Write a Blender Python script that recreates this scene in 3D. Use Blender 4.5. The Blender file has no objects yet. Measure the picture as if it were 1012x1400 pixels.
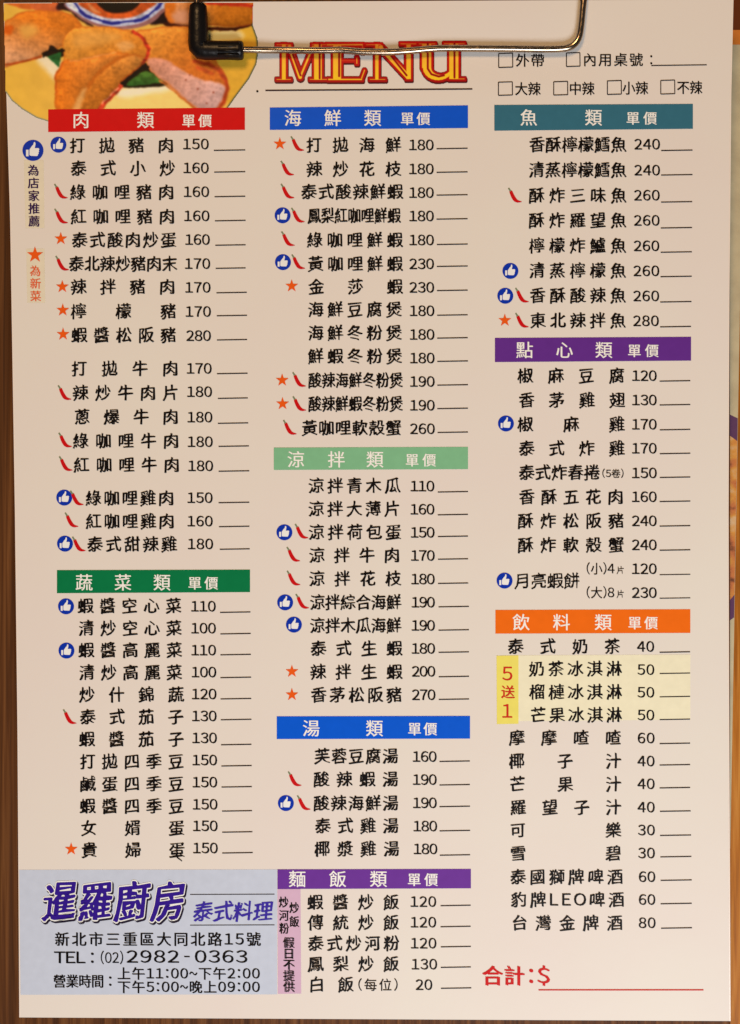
import bpy, math, random
import numpy as np

# ------------------------------------------------------------------ scene, camera, light
S = bpy.context.scene
COL = S.collection
R = math.radians

Z0 = 0.0036                 # underside level of the menu sheet: top of the clipboard
ZC = Z0 + 0.42              # camera height
K = 0.000216 / 0.42         # tangent of one photograph pixel
cam_d = bpy.data.cameras.new('camera')
cam = bpy.data.objects.new('camera', cam_d)
COL.objects.link(cam)
cam.location = (0, 0, ZC)
cam_d.sensor_fit = 'VERTICAL'
cam_d.sensor_height = 24
cam_d.lens = 24 / (1400 * K)
cam_d.clip_start = 0.01
cam_d.clip_end = 50
S.camera = cam

W = bpy.data.worlds.new('World')
S.world = W
W.use_nodes = True
wn = W.node_tree.nodes
wn['Background'].inputs[0].default_value = (1.0, 0.86, 0.76, 1)
wn['Background'].inputs[1].default_value = 0.06

def area(name, loc, target, size, power, col, sy=None):
    d = bpy.data.lights.new(name, 'AREA')
    d.energy = power
    d.color = col
    d.size = size
    if sy:
        d.shape = 'RECTANGLE'
        d.size_y = sy
    o = bpy.data.objects.new(name, d)
    COL.objects.link(o)
    o.location = loc
    from mathutils import Vector
    o.rotation_euler = (Vector(target) - Vector(loc)).to_track_quat('-Z', 'Y').to_euler()
    return o

area('ceiling_lamp', (-0.26, 0.62, 1.17), (0, 0, 0), 0.34, 8.8, (1.0, 0.60, 0.27))
area('room_lamp', (0.17, -0.45, 0.54), (0, 0, 0), 0.30, 3.85, (0.965, 0.955, 0.97))

S.view_settings.view_transform = 'Standard'
S.view_settings.look = 'None'
S.view_settings.exposure = 0
S.view_settings.gamma = 1
S.view_settings.use_curve_mapping = False

# ------------------------------------------------------------------ colour and node helpers
def lin(c):
    c = np.asarray(c, float) / 255.0
    return np.where(c <= 0.04045, c / 12.92, ((c + 0.055) / 1.055) ** 2.4)

PAPER = np.array([0.745, 0.738, 0.728])
PSEEN = lin((222, 203, 186))          # the bare sheet as the warm lamps show it

def ink(c):
    """printed colour (reflectance) that reads as sRGB c under the warm lamps"""
    return np.clip(lin(c) / PSEEN * PAPER, 0.0015, 0.95)

def new_mat(name):
    m = bpy.data.materials.new(name)
    m.use_nodes = True
    nt = m.node_tree
    return m, nt, nt.nodes['Principled BSDF']

def gloss(nt, b, rough=0.36, spec=0.07):
    b.inputs['Roughness'].default_value = rough
    b.inputs['Specular IOR Level'].default_value = spec

def waviness(nt, b, strength=0.10, scale=35):
    n = nt.nodes.new('ShaderNodeTexNoise')
    tc = nt.nodes.new('ShaderNodeTexCoord')
    geo = nt.nodes.new('ShaderNodeNewGeometry')
    n.inputs['Scale'].default_value = scale
    n.inputs['Detail'].default_value = 3
    bp = nt.nodes.new('ShaderNodeBump')
    bp.inputs['Strength'].default_value = strength
    bp.inputs['Distance'].default_value = 0.002
    nt.links.new(geo.outputs['Position'], n.inputs['Vector'])
    nt.links.new(n.outputs['Fac'], bp.inputs['Height'])
    nt.links.new(bp.outputs['Normal'], b.inputs['Normal'])

INKS = {}
def ink_mat(c, name='ink'):
    key = tuple(c)
    if key in INKS:
        return INKS[key]
    m, nt, b = new_mat('printed_%s' % name)
    base = ink(c)
    # slight press mottling
    n = nt.nodes.new('ShaderNodeTexNoise')
    geo = nt.nodes.new('ShaderNodeNewGeometry')
    n.inputs['Scale'].default_value = 420
    n.inputs['Detail'].default_value = 3
    mx = nt.nodes.new('ShaderNodeMix')
    mx.data_type = 'RGBA'
    nt.links.new(geo.outputs['Position'], n.inputs['Vector'])
    nt.links.new(n.outputs['Fac'], mx.inputs[0])
    lo = base * 0.93
    hi = np.clip(base * 1.07 + 0.001, 0, 0.96)
    mx.inputs[6].default_value = (*lo, 1)
    mx.inputs[7].default_value = (*hi, 1)
    nt.links.new(mx.outputs[2], b.inputs['Base Color'])
    gloss(nt, b)
    waviness(nt, b)
    INKS[key] = m
    return m

# ------------------------------------------------------------------ the sheet's surface
YT = 0.1530
YB = -0.1490
RISE = 0.0106

def sheet_z(x, y):
    u = np.clip((y - YB) / (YT - YB), 0, 1.1)
    z = Z0 + RISE * u ** 2.3
    # the spring wire presses the sheet down a little along its bar
    wy = 0.1330
    d = (y - wy) / 0.0085
    ex = 1 / (1 + np.exp(-(x + 0.058) / 0.004)) / (1 + np.exp((x - 0.066) / 0.004))
    z = z - 0.0008 * np.exp(-d * d) * ex
    # faint ripples of a handled laminated sheet
    z = z + 0.00012 * np.sin(x * 47 + y * 23 + 0.6) + 0.00009 * np.sin(y * 61 - x * 35)
    return z

SHEET_T = 0.0005
def P(px, py, layer=0.0):
    """photograph pixel -> point on the sheet's top (layer: ink height in 0.06 mm steps)"""
    px = np.asarray(px, float)
    py = np.asarray(py, float)
    z = np.full(px.shape, Z0)
    for _ in range(6):
        x = (px - 506) * K * (ZC - z)
        y = (700 - py) * K * (ZC - z)
        z = sheet_z(x, y) + SHEET_T + layer * 0.00006
    return np.stack([x, y, z], -1)

def Q(px, py, z):
    return np.array([(px - 506) * K * (ZC - z), (700 - py) * K * (ZC - z), z])

# ------------------------------------------------------------------ object helpers
WORLD = {}
def empty(name, loc, label=None, cat=None, group=None, parent=None):
    o = bpy.data.objects.new(name, None)
    COL.objects.link(o)
    o.empty_display_size = 0.01
    o.location = loc
    WORLD[o.name] = np.array(loc, float)
    if label:
        o['label'] = label
        o['category'] = cat
    if group:
        o['group'] = group
    return o

def build(name, verts, faces, mat, parent=None, label=None, smooth=False):
    v = np.asarray(verts, float)
    c = (v.min(0) + v.max(0)) / 2
    me = bpy.data.meshes.new(name)
    me.from_pydata((v - c).tolist(), [], faces)
    me.update()
    if smooth:
        me.polygons.foreach_set('use_smooth', [True] * len(me.polygons))
    me.materials.append(mat)
    o = bpy.data.objects.new(name, me)
    COL.objects.link(o)
    WORLD[o.name] = c
    if parent is not None:
        o.parent = parent
        o.location = c - WORLD[parent.name]
    else:
        o.location = c
    if label:
        o['label'] = label
    return o

class MB:
    """collects flat printed shapes given in photograph pixels on the sheet"""
    def __init__(self):
        self.v = []
        self.f = []
    def add(self, pts, faces, layer):
        n = sum(len(a) for a in self.v)
        pts = np.asarray(pts, float)
        self.v.append(P(pts[:, 0], pts[:, 1], layer))
        self.f += [tuple(i + n for i in f) for f in faces]
    def poly(self, pts, layer):
        self.add(pts, [tuple(range(len(pts)))[::-1]], layer)
    def strip(self, x0, y0, x1, y1, w, layer, n=8):
        """a ruled line"""
        t = np.linspace(0, 1, n + 1)
        dx, dy = x1 - x0, y1 - y0
        L = math.hypot(dx, dy)
        nx, ny = -dy / L * w / 2, dx / L * w / 2
        a = np.stack([x0 + dx * t + nx, y0 + dy * t + ny], 1)
        b = np.stack([x0 + dx * t - nx, y0 + dy * t - ny], 1)
        self.add(np.concatenate([a, b]), [(i, i + 1, n + 2 + i, n + 1 + i) for i in range(n)], layer)
    def quad(self, c, layer, nx=10, ny=4):
        """four corners TL, TR, BR, BL"""
        c = np.asarray(c, float)
        pts, fs = [], []
        for j in range(ny + 1):
            for i in range(nx + 1):
                u, w = i / nx, j / ny
                pts.append((c[0] * (1 - u) + c[1] * u) * (1 - w) + (c[3] * (1 - u) + c[2] * u) * w)
        for j in range(ny):
            for i in range(nx):
                a = j * (nx + 1) + i
                fs.append((a, a + nx + 1, a + nx + 2, a + 1))
        self.add(pts, fs, layer)
    def build(self, name, mat, parent, label=None):
        return build(name, np.concatenate(self.v), self.f, mat, parent, label)

# ------------------------------------------------------------------ lettering
_fc = bpy.data.curves.new('lettering', 'FONT')
_fc.resolution_u = 3
_fo = bpy.data.objects.new('lettering', _fc)
COL.objects.link(_fo)
GL = {}
def glyph(ch):
    if '!' <= ch <= '~':
        ch = chr(ord(ch) + 0xFEE0)
    if ch not in GL:
        _fc.body = ch
        bpy.context.view_layer.update()
        dg = bpy.context.evaluated_depsgraph_get()
        me = bpy.data.meshes.new_from_object(_fo.evaluated_get(dg))
        v = np.array([p.co[:2] for p in me.vertices])
        f = [tuple(p.vertices) for p in me.polygons]
        bpy.data.meshes.remove(me)
        GL[ch] = (v, f)
    return GL[ch]

def wob(v, seed, amp):
    """small brush irregularity: moves each outline corner on its own"""
    q = np.round(v * 400) / 400
    a = np.sin(q[:, 0] * 91.7 + q[:, 1] * 57.3 + seed) * 43758.5453
    b = np.sin(q[:, 0] * 39.1 + q[:, 1] * 113.9 + seed * 1.7) * 24634.6345
    return v + amp * np.stack([(a - np.floor(a)) - 0.5, (b - np.floor(b)) - 0.5], 1) * 2

def put(mb, ch, cx, cy, s, layer, sx=1.0, brush=False, bold=0.0, shx=0.0, centre=False, shy=None):
    v, f = glyph(ch)
    v = v.copy()
    cjk = ord(ch) > 0x2000
    if cjk and not centre:
        c = np.array([0.5, 0.38])
    else:
        c = (v.min(0) + v.max(0)) / 2
        if not centre and ch not in '-~:':
            c[1] = 0.36
    v -= c
    if brush and cjk:
        # regular-script look: strokes climb to the right, body a little narrower, irregular stroke ends
        v[:, 1] += 0.10 * v[:, 0] - 0.13 * v[:, 0] ** 2 + 0.012
        v[:, 0] *= 0.97 + 0.06 * (0.2 - v[:, 1])
        v = wob(v, ord(ch) % 17, 0.019)
    if shy:
        v[:, 1] += shy * v[:, 0]
    v[:, 0] += shx * v[:, 1]
    offs = [(0, 0)]
    if bold:
        offs = [(-bold, -bold * .35), (bold, bold * .35)]
    for k, (ox, oy) in enumerate(offs):
        pts = np.stack([cx + v[:, 0] * s * sx + ox, cy - v[:, 1] * s + oy], 1)
        mb.add(pts, f, layer + k * 0.12)

def adv(ch):
    if ord(ch) > 0x2000:
        return 1.0
    return {':': 0.42, '(': 0.42, ')': 0.42, '~': 0.62, '-': 0.55, ' ': 0.5, '.': 0.3, 'M': .9, 'W': .9, 'O': .75}.get(ch, 0.64)

def line(mb, text, x0, x1, yc, s, layer=2, brush=False, bold=0.0, shx=0.0, slope=0.0):
    """one printed line whose ink runs from x0 to x1, centred on yc"""
    a = [adv(c) for c in text]
    n = len(text)
    if n == 1:
        put(mb, text, (x0 + x1) / 2, yc, s, layer, 1, brush, bold, shx)
        return
    inner = sum(a) - 0.5 * a[0] - 0.5 * a[-1]
    u = min(s, (x1 - x0) / (sum(a) - 0.06))
    lw, rw = u * a[0] * 0.47, u * a[-1] * 0.47
    step = (x1 - rw - x0 - lw) / inner
    x = x0 + lw
    for i, ch in enumerate(text):
        if i:
            x += step * (a[i - 1] + a[i]) / 2
        if ch != ' ':
            put(mb, ch, x, yc + slope * (x - x0), s, layer, min(1.0, u / s * 1.02) * (0.62 if ch == '~' else 1), brush, bold, shx)

def digits(mb, text, x0, x1, yc, h=14.3, layer=2, bold=0.42):
    s = h / 0.745
    w = 9.6
    n = len(text)
    for i, ch in enumerate(text):
        x = x0 + w / 2 + (x1 - x0 - w) * i / (n - 1)
        put(mb, ch, x, yc, s, layer, 0.98, False, bold, 0, centre=True)

# ------------------------------------------------------------------ palette of the print
BLACK = (16, 10, 9)
C_TXT = ink_mat(BLACK, 'black')
C_LINE = ink_mat((42, 32, 30), 'rule')
C_CREAM = ink_mat((238, 226, 208), 'white')
C_RED = ink_mat((196, 14, 18), 'chilli_red')
C_STEM = ink_mat((120, 125, 90), 'stem_green')
C_STAR = ink_mat((228, 84, 18), 'star_orange')
C_BLUE = ink_mat((10, 46, 150), 'thumb_blue')
C_HAND = ink_mat((232, 220, 208), 'thumb_white')

# ------------------------------------------------------------------ THE SETTING: table top
def wood(name, dark, mid, light, sx, sy, rough, seed=0.0):
    m, nt, b = new_mat(name)
    geo = nt.nodes.new('ShaderNodeNewGeometry')
    mp = nt.nodes.new('ShaderNodeMapping')
    mp.inputs['Scale'].default_value = (sx, sy, 40)
    mp.inputs['Location'].default_value = (seed, seed * .7, 0)
    n1 = nt.nodes.new('ShaderNodeTexNoise')
    n1.inputs['Scale'].default_value = 1
    n1.inputs['Detail'].default_value = 7
    n1.inputs['Roughness'].default_value = 0.62
    n1.inputs['Distortion'].default_value = 0.6
    cr = nt.nodes.new('ShaderNodeValToRGB')
    e = cr.color_ramp.elements
    e[0].position = 0.30
    e[0].color = (*ink(dark), 1)
    e[1].position = 0.72
    e[1].color = (*ink(light), 1)
    k = e.new(0.5)
    k.color = (*ink(mid), 1)
    nt.links.new(geo.outputs['Position'], mp.inputs['Vector'])
    nt.links.new(mp.outputs[0], n1.inputs['Vector'])
    nt.links.new(n1.outputs['Fac'], cr.inputs['Fac'])
    nt.links.new(cr.outputs['Color'], b.inputs['Base Color'])
    bp = nt.nodes.new('ShaderNodeBump')
    bp.inputs['Strength'].default_value = 0.25
    bp.inputs['Distance'].default_value = 0.0006
    nt.links.new(n1.outputs['Fac'], bp.inputs['Height'])
    nt.links.new(bp.outputs['Normal'], b.inputs['Normal'])
    gloss(nt, b, rough, 0.12)
    return m

M_TABLE = wood('table_wood', (92, 44, 12), (166, 94, 24), (200, 132, 56), 420, 14, 0.42)
M_BOARD = wood('board_wood', (50, 25, 10), (88, 48, 20), (122, 74, 36), 620, 10, 0.5, 3.1)

def box(x0, x1, y0, y1, z0, z1):
    v = [(x0, y0, z0), (x1, y0, z0), (x1, y1, z0), (x0, y1, z0), (x0, y0, z1), (x1, y0, z1), (x1, y1, z1), (x0, y1, z1)]
    f = [(0, 3, 2, 1), (4, 5, 6, 7), (0, 1, 5, 4), (1, 2, 6, 5), (2, 3, 7, 6), (3, 0, 4, 7)]
    return v, f

tv, tf = box(-0.45, 0.45, -0.40, 0.40, -0.03, 0.0)
table = build('table_top', tv, tf, M_TABLE)
table['kind'] = 'structure'

# ------------------------------------------------------------------ CLIPBOARD
def rounded_slab(x0, x1, y0, y1, z0, z1, r, bev, n=6):
    prof = []
    for cx, cy, a0 in ((x1 - r, y1 - r, 0), (x0 + r, y1 - r, 90), (x0 + r, y0 + r, 180), (x1 - r, y0 + r, 270)):
        for i in range(n + 1):
            a = R(a0 + 90 * i / n)
            prof.append((cx, cy, math.cos(a), math.sin(a)))
    rings = [(z0, r), (z1 - bev, r), (z1 - bev * .3, r - bev * .3), (z1, r - bev)]
    v, f = [], []
    m = len(prof)
    for z, rr in rings:
        for cx, cy, ca, sa in prof:
            v.append((cx + ca * rr, cy + sa * rr, z))
    for k in range(len(rings) - 1):
        for i in range(m):
            j = (i + 1) % m
            f.append((k * m + i, k * m + j, (k + 1) * m + j, (k + 1) * m + i))
    f.append(tuple(range(m))[::-1])
    f.append(tuple(range((len(rings) - 1) * m, len(rings) * m)))
    return v, f

clip_root = empty('clipboard', (0, 0, 0.0004),
                  'dark brown wooden clipboard with bent wire clip and black rubber elbow', 'clipboard')
bx1 = Q(999.0, 1390, Z0)[0]
bv, bf = rounded_slab(-0.1165, bx1, -0.1585, 0.186, 0.0006, Z0 - 0.0001, 0.006, 0.0006)
build('board', bv, bf, M_BOARD, clip_root)

# chromed wire
mw, nt, b = new_mat('nickel_wire')
b.inputs['Metallic'].default_value = 1
b.inputs['Base Color'].default_value = (0.42, 0.33, 0.24, 1)
b.inputs['Roughness'].default_value = 0.16
n = nt.nodes.new('ShaderNodeTexNoise')
n.inputs['Scale'].default_value = 900
geo = nt.nodes.new('ShaderNodeNewGeometry')
nt.links.new(geo.outputs['Position'], n.inputs['Vector'])
cr = nt.nodes.new('ShaderNodeMapRange')
cr.inputs['To Min'].default_value = 0.08
cr.inputs['To Max'].default_value = 0.3
nt.links.new(n.outputs['Fac'], cr.inputs['Value'])
nt.links.new(cr.outputs[0], b.inputs['Roughness'])

mr, nt, b = new_mat('black_rubber')
b.inputs['Base Color'].default_value = (0.005, 0.0045, 0.005, 1)
b.inputs['Roughness'].default_value = 0.34
b.inputs['Specular IOR Level'].default_value = 0.28
n = nt.nodes.new('ShaderNodeTexNoise')
n.inputs['Scale'].default_value = 700
n.inputs['Detail'].default_value = 4
geo = nt.nodes.new('ShaderNodeNewGeometry')
nt.links.new(geo.outputs['Position'], n.inputs['Vector'])
bp = nt.nodes.new('ShaderNodeBump')
bp.inputs['Strength'].default_value = 0.25
bp.inputs['Distance'].default_value = 0.0004
nt.links.new(n.outputs['Fac'], bp.inputs['Height'])
nt.links.new(bp.outputs['Normal'], b.inputs['Normal'])

def smooth_path(pts, per=8):
    pts = np.asarray(pts, float)
    p = np.concatenate([[2 * pts[0] - pts[1]], pts, [2 * pts[-1] - pts[-2]]])
    out = []
    for i in range(1, len(p) - 2):
        for t in np.arange(per) / per:
            a, b_, c, d = p[i - 1], p[i], p[i + 1], p[i + 2]
            out.append(0.5 * (2 * b_ + (c - a) * t + (2 * a - 5 * b_ + 4 * c - d) * t ** 2 + (3 * b_ - a - 3 * c + d) * t ** 3))
    out.append(p[-2])
    return np.array(out)

def tube(path, rad, seg=20, flat=1.0):
    path = np.asarray(path, float)
    n = len(path)
    rad = np.broadcast_to(np.asarray(rad, float), (n,))
    v, f = [], []
    up = np.array([0, 0, 1.0])
    for i in range(n):
        t = path[min(i + 1, n - 1)] - path[max(i - 1, 0)]
        t /= np.linalg.norm(t)
        a = np.cross(up, t)
        a /= np.linalg.norm(a)
        bb = np.cross(t, a)
        for k in range(seg):
            an = 2 * math.pi * k / seg
            v.append(path[i] + rad[i] * (a * math.cos(an) + bb * math.sin(an) * flat))
    for i in range(n - 1):
        for k in range(seg):
            j = (k + 1) % seg
            f.append((i * seg + k, i * seg + j, (i + 1) * seg + j, (i + 1) * seg + k))
    f.append(tuple(range(seg))[::-1])
    f.append(tuple(range((n - 1) * seg, n * seg)))
    return v, f

def lift(pts, h):
    """pixel path -> points h above the sheet"""
    out = []
    for px, py in pts:
        z = Z0
        for _ in range(6):
            x = (px - 506) * K * (ZC - z)
            y = (700 - py) * K * (ZC - z)
            z = float(sheet_z(x, y)) + SHEET_T + h
        out.append((x, y, z))
    return np.array(out)

wire_px = [(271, -60), (271, -25), (270, 6), (270, 30), (270, 50), (271, 61), (276, 67.5), (290, 69), (333, 69), (380, 68.6), (430, 69.3), (467, 68.8),
           (495, 70.8), (530, 71.2), (562, 69.4), (598, 66.4), (640, 66.2), (700, 66.6), (745, 67.2), (768, 66.6), (779, 64.4),
           (787, 59), (792, 50), (794.5, 36), (796.5, 16), (798.5, -8), (800, -60)]
wl = lift(wire_px, 0.0017)
wl[:9, 2] += np.array([.001, .001, .001, .001, .001, .001, .001, .001, .0007])
wp = smooth_path(wl, 8)
wv, wf = tube(wp, 0.00098, 20)
wire = build('wire_clip', wv, wf, mw, clip_root, smooth=True)

# rubber sleeve: an elbow
sl_px = [(271.0, 5), (271.0, 8), (271.0, 20), (271.3, 40), (271.2, 58), (271.8, 64.5), (274.5, 67.6), (281, 68.6), (295, 68.8), (315, 68.9), (326, 69), (331, 69), (333, 69)]
sp = lift(sl_px, 0.0029)
sr = np.array([8.5, 11.6, 13.0, 13.9, 14.2, 14.0, 13.6, 13.2, 12.9, 12.7, 13.2, 12.8, 10.6]) * 0.000208
sv, sf = tube(sp, sr, 28)
sleeve = build('rubber_sleeve', sv, sf, mr, wire, smooth=True)
# moulded grip lines on the free end of the sleeve
gv, gf = [], []
for k in range(3):
    off = (-5.2, 0.2, 5.4)[k]
    g = lift([(298, 69 + off), (312, 69 + off), (327, 69 + off)], 0.0029 + (0.00245, 0.00272, 0.00243)[k])
    a, bq = tube(g, 0.00026, 8)
    gf += [tuple(i + len(gv) for i in q) for q in bq]
    gv += a
build('grip_rib', gv, gf, mr, sleeve.parent, smooth=True)

# spring plate that holds the wire, beyond the top edge of the picture
pv, pf = rounded_slab(-0.066, 0.080, 0.1605, 0.1825, Z0, Z0 + 0.0125, 0.004, 0.0015)
build('spring_plate', pv, pf, mw, clip_root)

# ------------------------------------------------------------------ LEAFLET under the clipboard
leaf = empty('leaflet', (0.09, 0, 0.0001),
             'cream leaflet with purple ringed food picture peeking out under the clipboard', 'leaflet')
LZ = 0.0003
def LQ(px, py, dz=0.0):
    return Q(px, py, LZ + dz)
def flat_poly(name, pts, mat, parent, dz):
    v = np.array([LQ(x, y, dz) for x, y in pts])
    return build(name, v, [tuple(range(len(pts)))[::-1]], mat, parent)

mp_, nt, b = new_mat('leaflet_paper')
gloss(nt, b, 0.35, 0.4)
n = nt.nodes.new('ShaderNodeTexNoise')
n.inputs['Scale'].default_value = 160
n.inputs['Detail'].default_value = 5
geo = nt.nodes.new('ShaderNodeNewGeometry')
nt.links.new(geo.outputs['Position'], n.inputs['Vector'])
mx = nt.nodes.new('ShaderNodeMix')
mx.data_type = 'RGBA'
mx.inputs[6].default_value = (*ink((160, 138, 104)), 1)
mx.inputs[7].default_value = (*ink((206, 184, 142)), 1)
nt.links.new(n.outputs['Fac'], mx.inputs[0])
nt.links.new(mx.outputs[2], b.inputs['Base Color'])

def redge(y):      # right edge of the leaflet, a straight line
    return 1004.0 + (1160 - y) * 0.0180 - 5.5
lp = [(760, -150), (redge(-150), -150), (redge(1160), 1160), (760, 1160)]
v = [LQ(x, y, dz) for dz in (-0.0002, 0) for x, y in lp]
build('leaflet_sheet', v, [(0, 1, 2, 3), (7, 6, 5, 4), (0, 4, 5, 1), (1, 5, 6, 2), (2, 6, 7, 3), (3, 7, 4, 0)], mp_, leaf)
flat_poly('header_band', [(780, -140), (redge(-140) - 1, -140), (redge(40) - 1, 41), (780, 41)], ink_mat((92, 42, 18), 'band_brown'), leaf, 0.0001)
flat_poly('header_stripe', [(780, 41), (redge(40) - 1, 41), (redge(60) - 1, 61), (780, 61)], ink_mat((196, 108, 40), 'band_orange'), leaf, 0.0001)
CXL, CYL, RL = 945, 708, 151
def arc(r, n=56):
    pts = []
    for i in range(n):
        a = 2 * math.pi * i / n
        x, y = CXL + r * math.cos(a), CYL + r * math.sin(a)
        pts.append((min(x, redge(y) - 0.4), y))
    return pts
flat_poly('picture_ring', arc(RL), ink_mat((92, 58, 82), 'ring_purple'), leaf, 0.0001)
mf, nt, b = new_mat('printed_snack_photo')
geo = nt.nodes.new('ShaderNodeNewGeometry')
n = nt.nodes.new('ShaderNodeTexNoise')
n.inputs['Scale'].default_value = 190
n.inputs['Detail'].default_value = 4
cr = nt.nodes.new('ShaderNodeValToRGB')
for k, (p_, c_) in enumerate([(0.30, (70, 45, 40)), (0.42, (186, 106, 62)), (0.55, (204, 136, 62)), (0.72, (206, 166, 122))]):
    if k < 2:
        e = cr.color_ramp.elements[k]
        e.position = p_
    else:
        e = cr.color_ramp.elements.new(p_)
    e.color = (*ink(c_), 1)
nt.links.new(geo.outputs['Position'], n.inputs['Vector'])
nt.links.new(n.outputs['Fac'], cr.inputs['Fac'])
nt.links.new(cr.outputs['Color'], b.inputs['Base Color'])
gloss(nt, b)
flat_poly('snack_picture', arc(RL - 27), mf, leaf, 0.00018)

# ------------------------------------------------------------------ MENU: the laminated sheet
menu = empty('menu_card', (0, 0, Z0),
             'laminated cream restaurant menu printed with nine coloured price lists, held by the clipboard', 'menu')

m_paper, nt, b = new_mat('laminated_paper')
geo = nt.nodes.new('ShaderNodeNewGeometry')
n1 = nt.nodes.new('ShaderNodeTexNoise')
n1.inputs['Scale'].default_value = 14
n1.inputs['Detail'].default_value = 5
n1.inputs['Roughness'].default_value = 0.55
nt.links.new(geo.outputs['Position'], n1.inputs['Vector'])
mx = nt.nodes.new('ShaderNodeMix')
mx.data_type = 'RGBA'
mx.inputs[6].default_value = (PAPER[0] * 1.00, PAPER[1] * 0.935, PAPER[2] * 0.945, 1)
mx.inputs[7].default_value = (PAPER[0] * 1.01, PAPER[1] * 1.05, PAPER[2] * 0.98, 1)
nt.links.new(n1.outputs['Fac'], mx.inputs[0])
nt.links.new(mx.outputs[2], b.inputs['Base Color'])
gloss(nt, b)
waviness(nt, b)

def lx(y):      # left and right edge of the sheet in the photograph
    return float(np.interp(y, [3, 150, 300, 700, 1000, 1391], [5, 9.5, 14, 20.5, 24, 26.5]))
def rx(y):
    return float(np.interp(y, [-2, 130, 400, 700, 900, 1396], [1003, 1000, 997.5, 996.3, 996.8, 999]))
def sheet_pt(u, w):
    yl = 4 + (1391 - 4) * w
    yr = -1 + (1396 + 1) * w
    xl, xr = lx(yl), rx(yr)
    return xl + (xr - xl) * u, yl + (yr - yl) * u
NXS, NYS = 40, 150
# fine rows where the wire presses
gw = np.linspace(0, 1, NYS + 1)
top, bot = [], []
pp = np.array([sheet_pt(i / NXS, w) for w in gw for i in range(NXS + 1)])
top = P(pp[:, 0], pp[:, 1], 0)
low = top.copy()
low[:, 2] -= SHEET_T
NV = len(top)
f = []
for j in range(NYS):
    for i in range(NXS):
        a = j * (NXS + 1) + i
        q = (a, a + NXS + 1, a + NXS + 2, a + 1)
        f.append(q)
        f.append(tuple(k + NV for k in q[::-1]))
extra_v = []
allv = np.concatenate([top, low])
def side(idx):
    n0 = 2 * NV + sum(len(e) for e in extra_v)
    extra_v.append(np.concatenate([allv[idx], allv[[i + NV for i in idx]]]))
    m = len(idx)
    for k in range(m - 1):
        f.append((n0 + k, n0 + m + k, n0 + m + k + 1, n0 + k + 1))
side([i for i in range(NXS + 1)][::-1])
side([NYS * (NXS + 1) + i for i in range(NXS + 1)])
side([j * (NXS + 1) for j in range(NYS + 1)])
side([j * (NXS + 1) + NXS for j in range(NYS + 1)][::-1])
build('sheet', np.concatenate([allv] + extra_v), f, m_paper, menu, smooth=False).data.polygons.foreach_set('use_smooth', [True] * len(f))

# clear sealed rim of the lamination
m_rim, nt, b = new_mat('clear_plastic_rim')
b.inputs['Base Color'].default_value = (0.84, 0.78, 0.72, 1)
gloss(nt, b, 0.25, 0.4)
for e in (0, 1):
    rim = MB()
    ws = np.linspace(0, 1, 121)
    o_ = np.array([sheet_pt(e, w) for w in ws])
    i_ = o_ + np.array([1.5 if e == 0 else -1.5, 0])
    n_ = len(ws)
    fs = [(k, k + 1, n_ + k + 1, n_ + k) if e == 0 else (k, n_ + k, n_ + k + 1, k + 1) for k in range(n_ - 1)]
    rim.add(np.concatenate([o_, i_]), fs, 0.8)
    rim.build('laminate_rim', m_rim, menu)

# ------------------------------------------------------------------ painted prints (colour stored per mesh point)
def attr_mat(name):
    m, nt, b = new_mat(name)
    at = nt.nodes.new('ShaderNodeAttribute')
    at.attribute_name = 'print'
    nt.links.new(at.outputs['Color'], b.inputs['Base Color'])
    gloss(nt, b)
    waviness(nt, b)
    return m

def print_grid(name, x0, y0, x1, y1, step, paint, mat, layer, parent):
    xs = np.arange(x0, x1 + step / 2, step)
    ys = np.arange(y0, y1 + step / 2, step)
    X, Y = np.meshgrid(xs, ys)
    col, mask = paint(X, Y)
    nx = len(xs)
    idx = np.arange(X.size).reshape(X.shape)
    keep = (mask[:-1, :-1] & mask[1:, :-1] & mask[:-1, 1:] & mask[1:, 1:])
    q = np.stack([idx[:-1, :-1][keep], idx[1:, :-1][keep], idx[1:, 1:][keep], idx[:-1, 1:][keep]], 1)
    used = np.unique(q)
    remap = np.full(X.size, -1)
    remap[used] = np.arange(len(used))
    v = P(X.ravel()[used], Y.ravel()[used], layer)
    o = build(name, v, remap[q].tolist(), mat, parent)
    o.data.polygons.foreach_set('use_smooth', [True] * len(q))
    a = o.data.attributes.new('print', 'FLOAT_COLOR', 'POINT')
    c = ink(col.reshape(-1, 3)[used])
    a.data.foreach_set('color', np.concatenate([c, np.ones((len(c), 1))], 1).astype(np.float32).ravel())
    return o

def seg_d(X, Y, a, b_):
    ax, ay = a
    bx, by = b_
    dx, dy = bx - ax, by - ay
    t = np.clip(((X - ax) * dx + (Y - ay) * dy) / (dx * dx + dy * dy + 1e-9), 0, 1)
    return np.hypot(X - ax - t * dx, Y - ay - t * dy)
def path_d(X, Y, pts):
    return np.min([seg_d(X, Y, p, q) for p, q in zip(pts[:-1], pts[1:])], axis=0)
def inside(X, Y, pts):
    r = np.zeros(X.shape, bool)
    for (ax, ay), (bx, by) in zip(pts, pts[1:] + pts[:1]):
        c = (ay > Y) != (by > Y)
        r ^= c & (X < (bx - ax) * (Y - ay) / (by - ay + 1e-12) + ax)
    return r
def sd(X, Y, pts):
    d = path_d(X, Y, pts + pts[:1])
    return np.where(inside(X, Y, pts), -d, d)
def sm(d, w=0.8):
    t = np.clip(0.5 - d / (2 * w), 0, 1)
    return (t * t * (3 - 2 * t))[..., None]

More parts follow.
